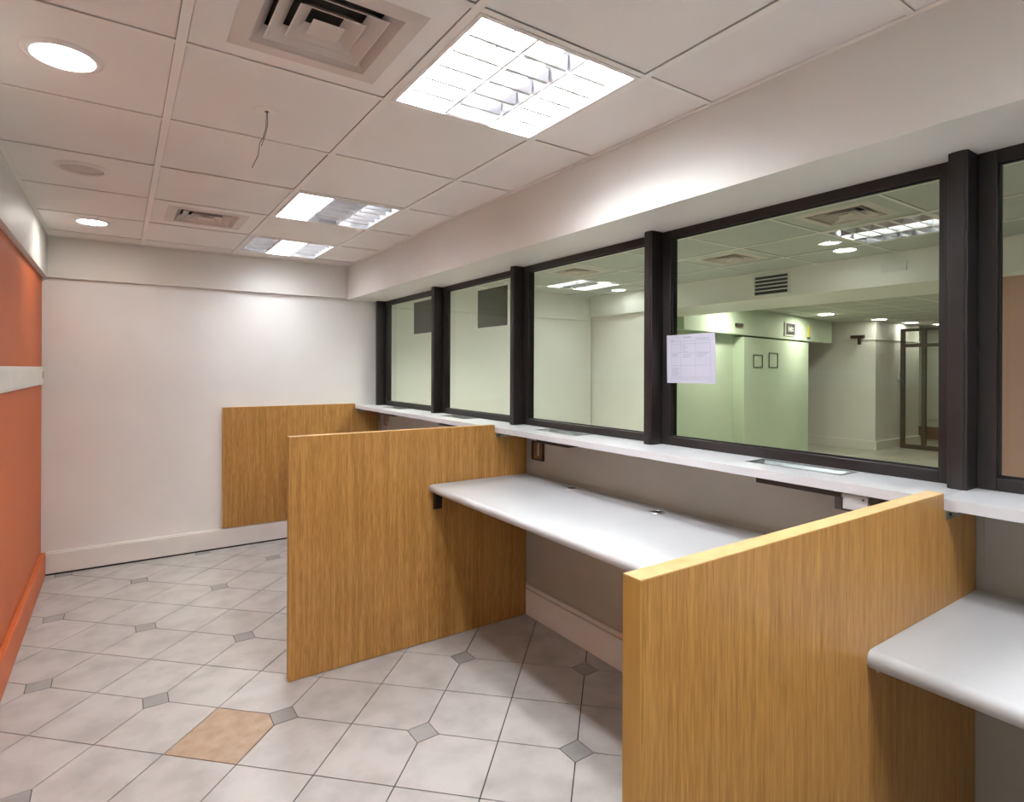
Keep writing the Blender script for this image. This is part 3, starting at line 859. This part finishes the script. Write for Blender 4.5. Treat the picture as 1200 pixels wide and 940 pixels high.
vent(OV[0], 'air diffuser on the office ceiling seen near the right window post', .165, 'office ceiling diffusers', tile='office_tile')
vent(OV[1], 'air diffuser on the office ceiling above the paper notice', .165, 'office ceiling diffusers', tile='office_tile')
vent(OV[2], 'air diffuser on the office ceiling seen through the plain middle window', .165, 'office ceiling diffusers', tile='office_tile')
fixture(OL[0], 'office louvre light seen at the top right of the notice window', (0, .35, 0), 'office louvre lights')
fixture(OL[1], 'office louvre light seen through the plain middle window', (.8, 0, .6), 'office louvre lights')
fixture(OL[2], 'office louvre light right of the picture', (0, .8, 0), 'office louvre lights')
fixture(OL[3], 'office louvre light hidden above the window head', (0, 1, 0), 'office louvre lights')
fixture(OL[4], 'added unseen louvre light brightening the office behind the far windows', (1, 1, 0), 'office louvre lights')  # added lamp, hidden from view, that brightens the office behind the far windows
downlight(4.479, 2.175, 'lit office downlight seen beside the beam through the notice window', 'spot_office', .09, 'office downlights')
downlight(4.674, 4.736, 'lit office downlight seen through the plain middle window', 'spot_office', .09, 'office downlights')
for (x, y, lb) in ((9.32, 4.81, 'hall downlight nearest the green bulkhead'), (11.0, 4.75, 'second hall downlight left of the column'), (12.2, 4.72, 'third hall downlight before the door'), (13.0, 4.55, 'farthest hall downlight above the glazed door')):
    downlight(x, y, lb, 'spot_far' if x < 10 else 'spot_hall', .14, 'hall downlights', ZC - .003)
for (x, y, lb) in ((6.7, 4.45, 'hall downlight washing the green bulkhead left part'), (6.9, 2.4, 'hall downlight outside the picture'), (9.0, 2.0, 'second hall downlight outside the picture')):
    downlight(x, y, lb, 'spot_far', .14, 'hall downlights', ZC - .003)

# grille on the beam
g = empty('beam_grille', (4.89, 3.02, 2.105), 'black slatted air grille on the white office beam', 'grille')
boxes('frame', [(4.885, 4.9, 2.845, 3.195, 2.108, 2.122), (4.885, 4.9, 2.845, 3.195, 2.288, 2.302), (4.885, 4.9, 2.845, 2.859, 2.122, 2.288), (4.885, 4.9, 3.181, 3.195, 2.122, 2.288)], 'office_wall', g)
box('back', 4.897, 4.8995, 2.859, 3.181, 2.122, 2.288, 'sign_dark', g)
for k in range(4):
    z = 2.15 + .034 * k
    obj('slat', [(4.886, 2.859, z), (4.886, 3.181, z), (4.896, 3.181, z + .010), (4.896, 2.859, z + .010), (4.886, 2.859, z + .003), (4.886, 3.181, z + .003), (4.896, 3.181, z + .013), (4.896, 2.859, z + .013)],
        BF, 'office_wall', g)
b = box('wall_label', 4.888, 4.8995, 1.93, 2.10, 2.19, 2.26, 'sign_light')
tag(b, 'small pale slatted plate on the office beam', 'plate')

# sign, yellow tag and small fittings on the green bulkhead
def on_bulk(s, z, w, h, th, name, mat, parent=None):
    A, B = Vector(BA), Vector(BB)
    d = (B - A).normalized()
    P = A + d * s
    return slanted(name, P - d * w / 2, P + d * w / 2, -th, -.001, z - h / 2, z + h / 2, mat, parent)
t = empty('exit_sign', (8.5, 4.87, 2.0), 'dark square sign with a pale border on the green bulkhead', 'sign')
on_bulk(3.25, 2.09, .42, .22, .02, 'border', 'sign_light', t)
on_bulk(3.25, 2.09, .35, .18, .024, 'face', 'sign_dark', t)
for (ds, dz, w_, h_) in ((-.08, 0, .03, .08), (-.04, 0, .05, .02), (0.0, 0, .03, .08), (.07, .02, .06, .02), (.07, -.02, .06, .02)):
    on_bulk(3.25 + ds, 2.09 + dz, w_, h_, .027, 'glyph', 'sign_light', t)
t = empty('yellow_tag', (9.2, 5.03, 1.98), 'narrow yellow strip hanging on the green bulkhead', 'tag')
on_bulk(4.05, 2.09, .06, .20, .02, 'strip', 'yellow', t)
on_bulk(4.05, 1.985, .10, .02, .024, 'weight', 'sign_dark', t)
t = empty('wall_fitting', (6.3, 4.4, 2.1), 'small grey fitting on the left part of the green bulkhead', 'fitting')
on_bulk(1.45, 2.06, .20, .045, .03, 'body', 'bronze', t)
# outline frames on the green pilaster board
def on_pil(s, z, w, h, th, name, mat, parent):
    P = P1 + gd * s
    return slanted(name, P - gd * w / 2, P + gd * w / 2, -.16 - th, -.161, z - h / 2, z + h / 2, mat, parent)
for (s, z, w_, h_, lb) in ((.45, 1.56, .30, .18, 'left thin outline frame on the green pilaster'), (1.0, 1.58, .32, .22, 'right thin outline frame on the green pilaster')):
    t = empty('wire_frame', ((P1 + gd * s).x, (P1 + gd * s).y - .17, z - h_ / 2), lb, 'frame', 'outline frames on the pilaster')
    for (ds, dz, a, b_) in ((0, h_ / 2, w_, .007), (0, -h_ / 2, w_, .007), (-w_ / 2, 0, .008, h_), (w_ / 2, 0, .008, h_)):
        on_pil(s + ds, z + dz, a, b_, .01, 'bar', 'bronze', t)
t = empty('wall_camera', (11.1, 5.35, 1.95), 'small dark bracket fitting on the hall column', 'bracket')
box('plate', 11.13, 11.199, 5.08, 5.30, 2.02, 2.07, 'bronze', t)
box('stem', 11.10, 11.15, 5.12, 5.16, 1.90, 2.02, 'bronze', t)
t = empty('switch_plate', (12.2, 4.88, 1.3), 'dark vertical switch plate on the hall column', 'switch')
box('plate', 12.1, 12.22, 4.88, 4.9, 1.26, 1.46, 'office_wall', t)
box('rocker', 12.13, 12.19, 4.868, 4.88, 1.30, 1.42, 'bronze', t)
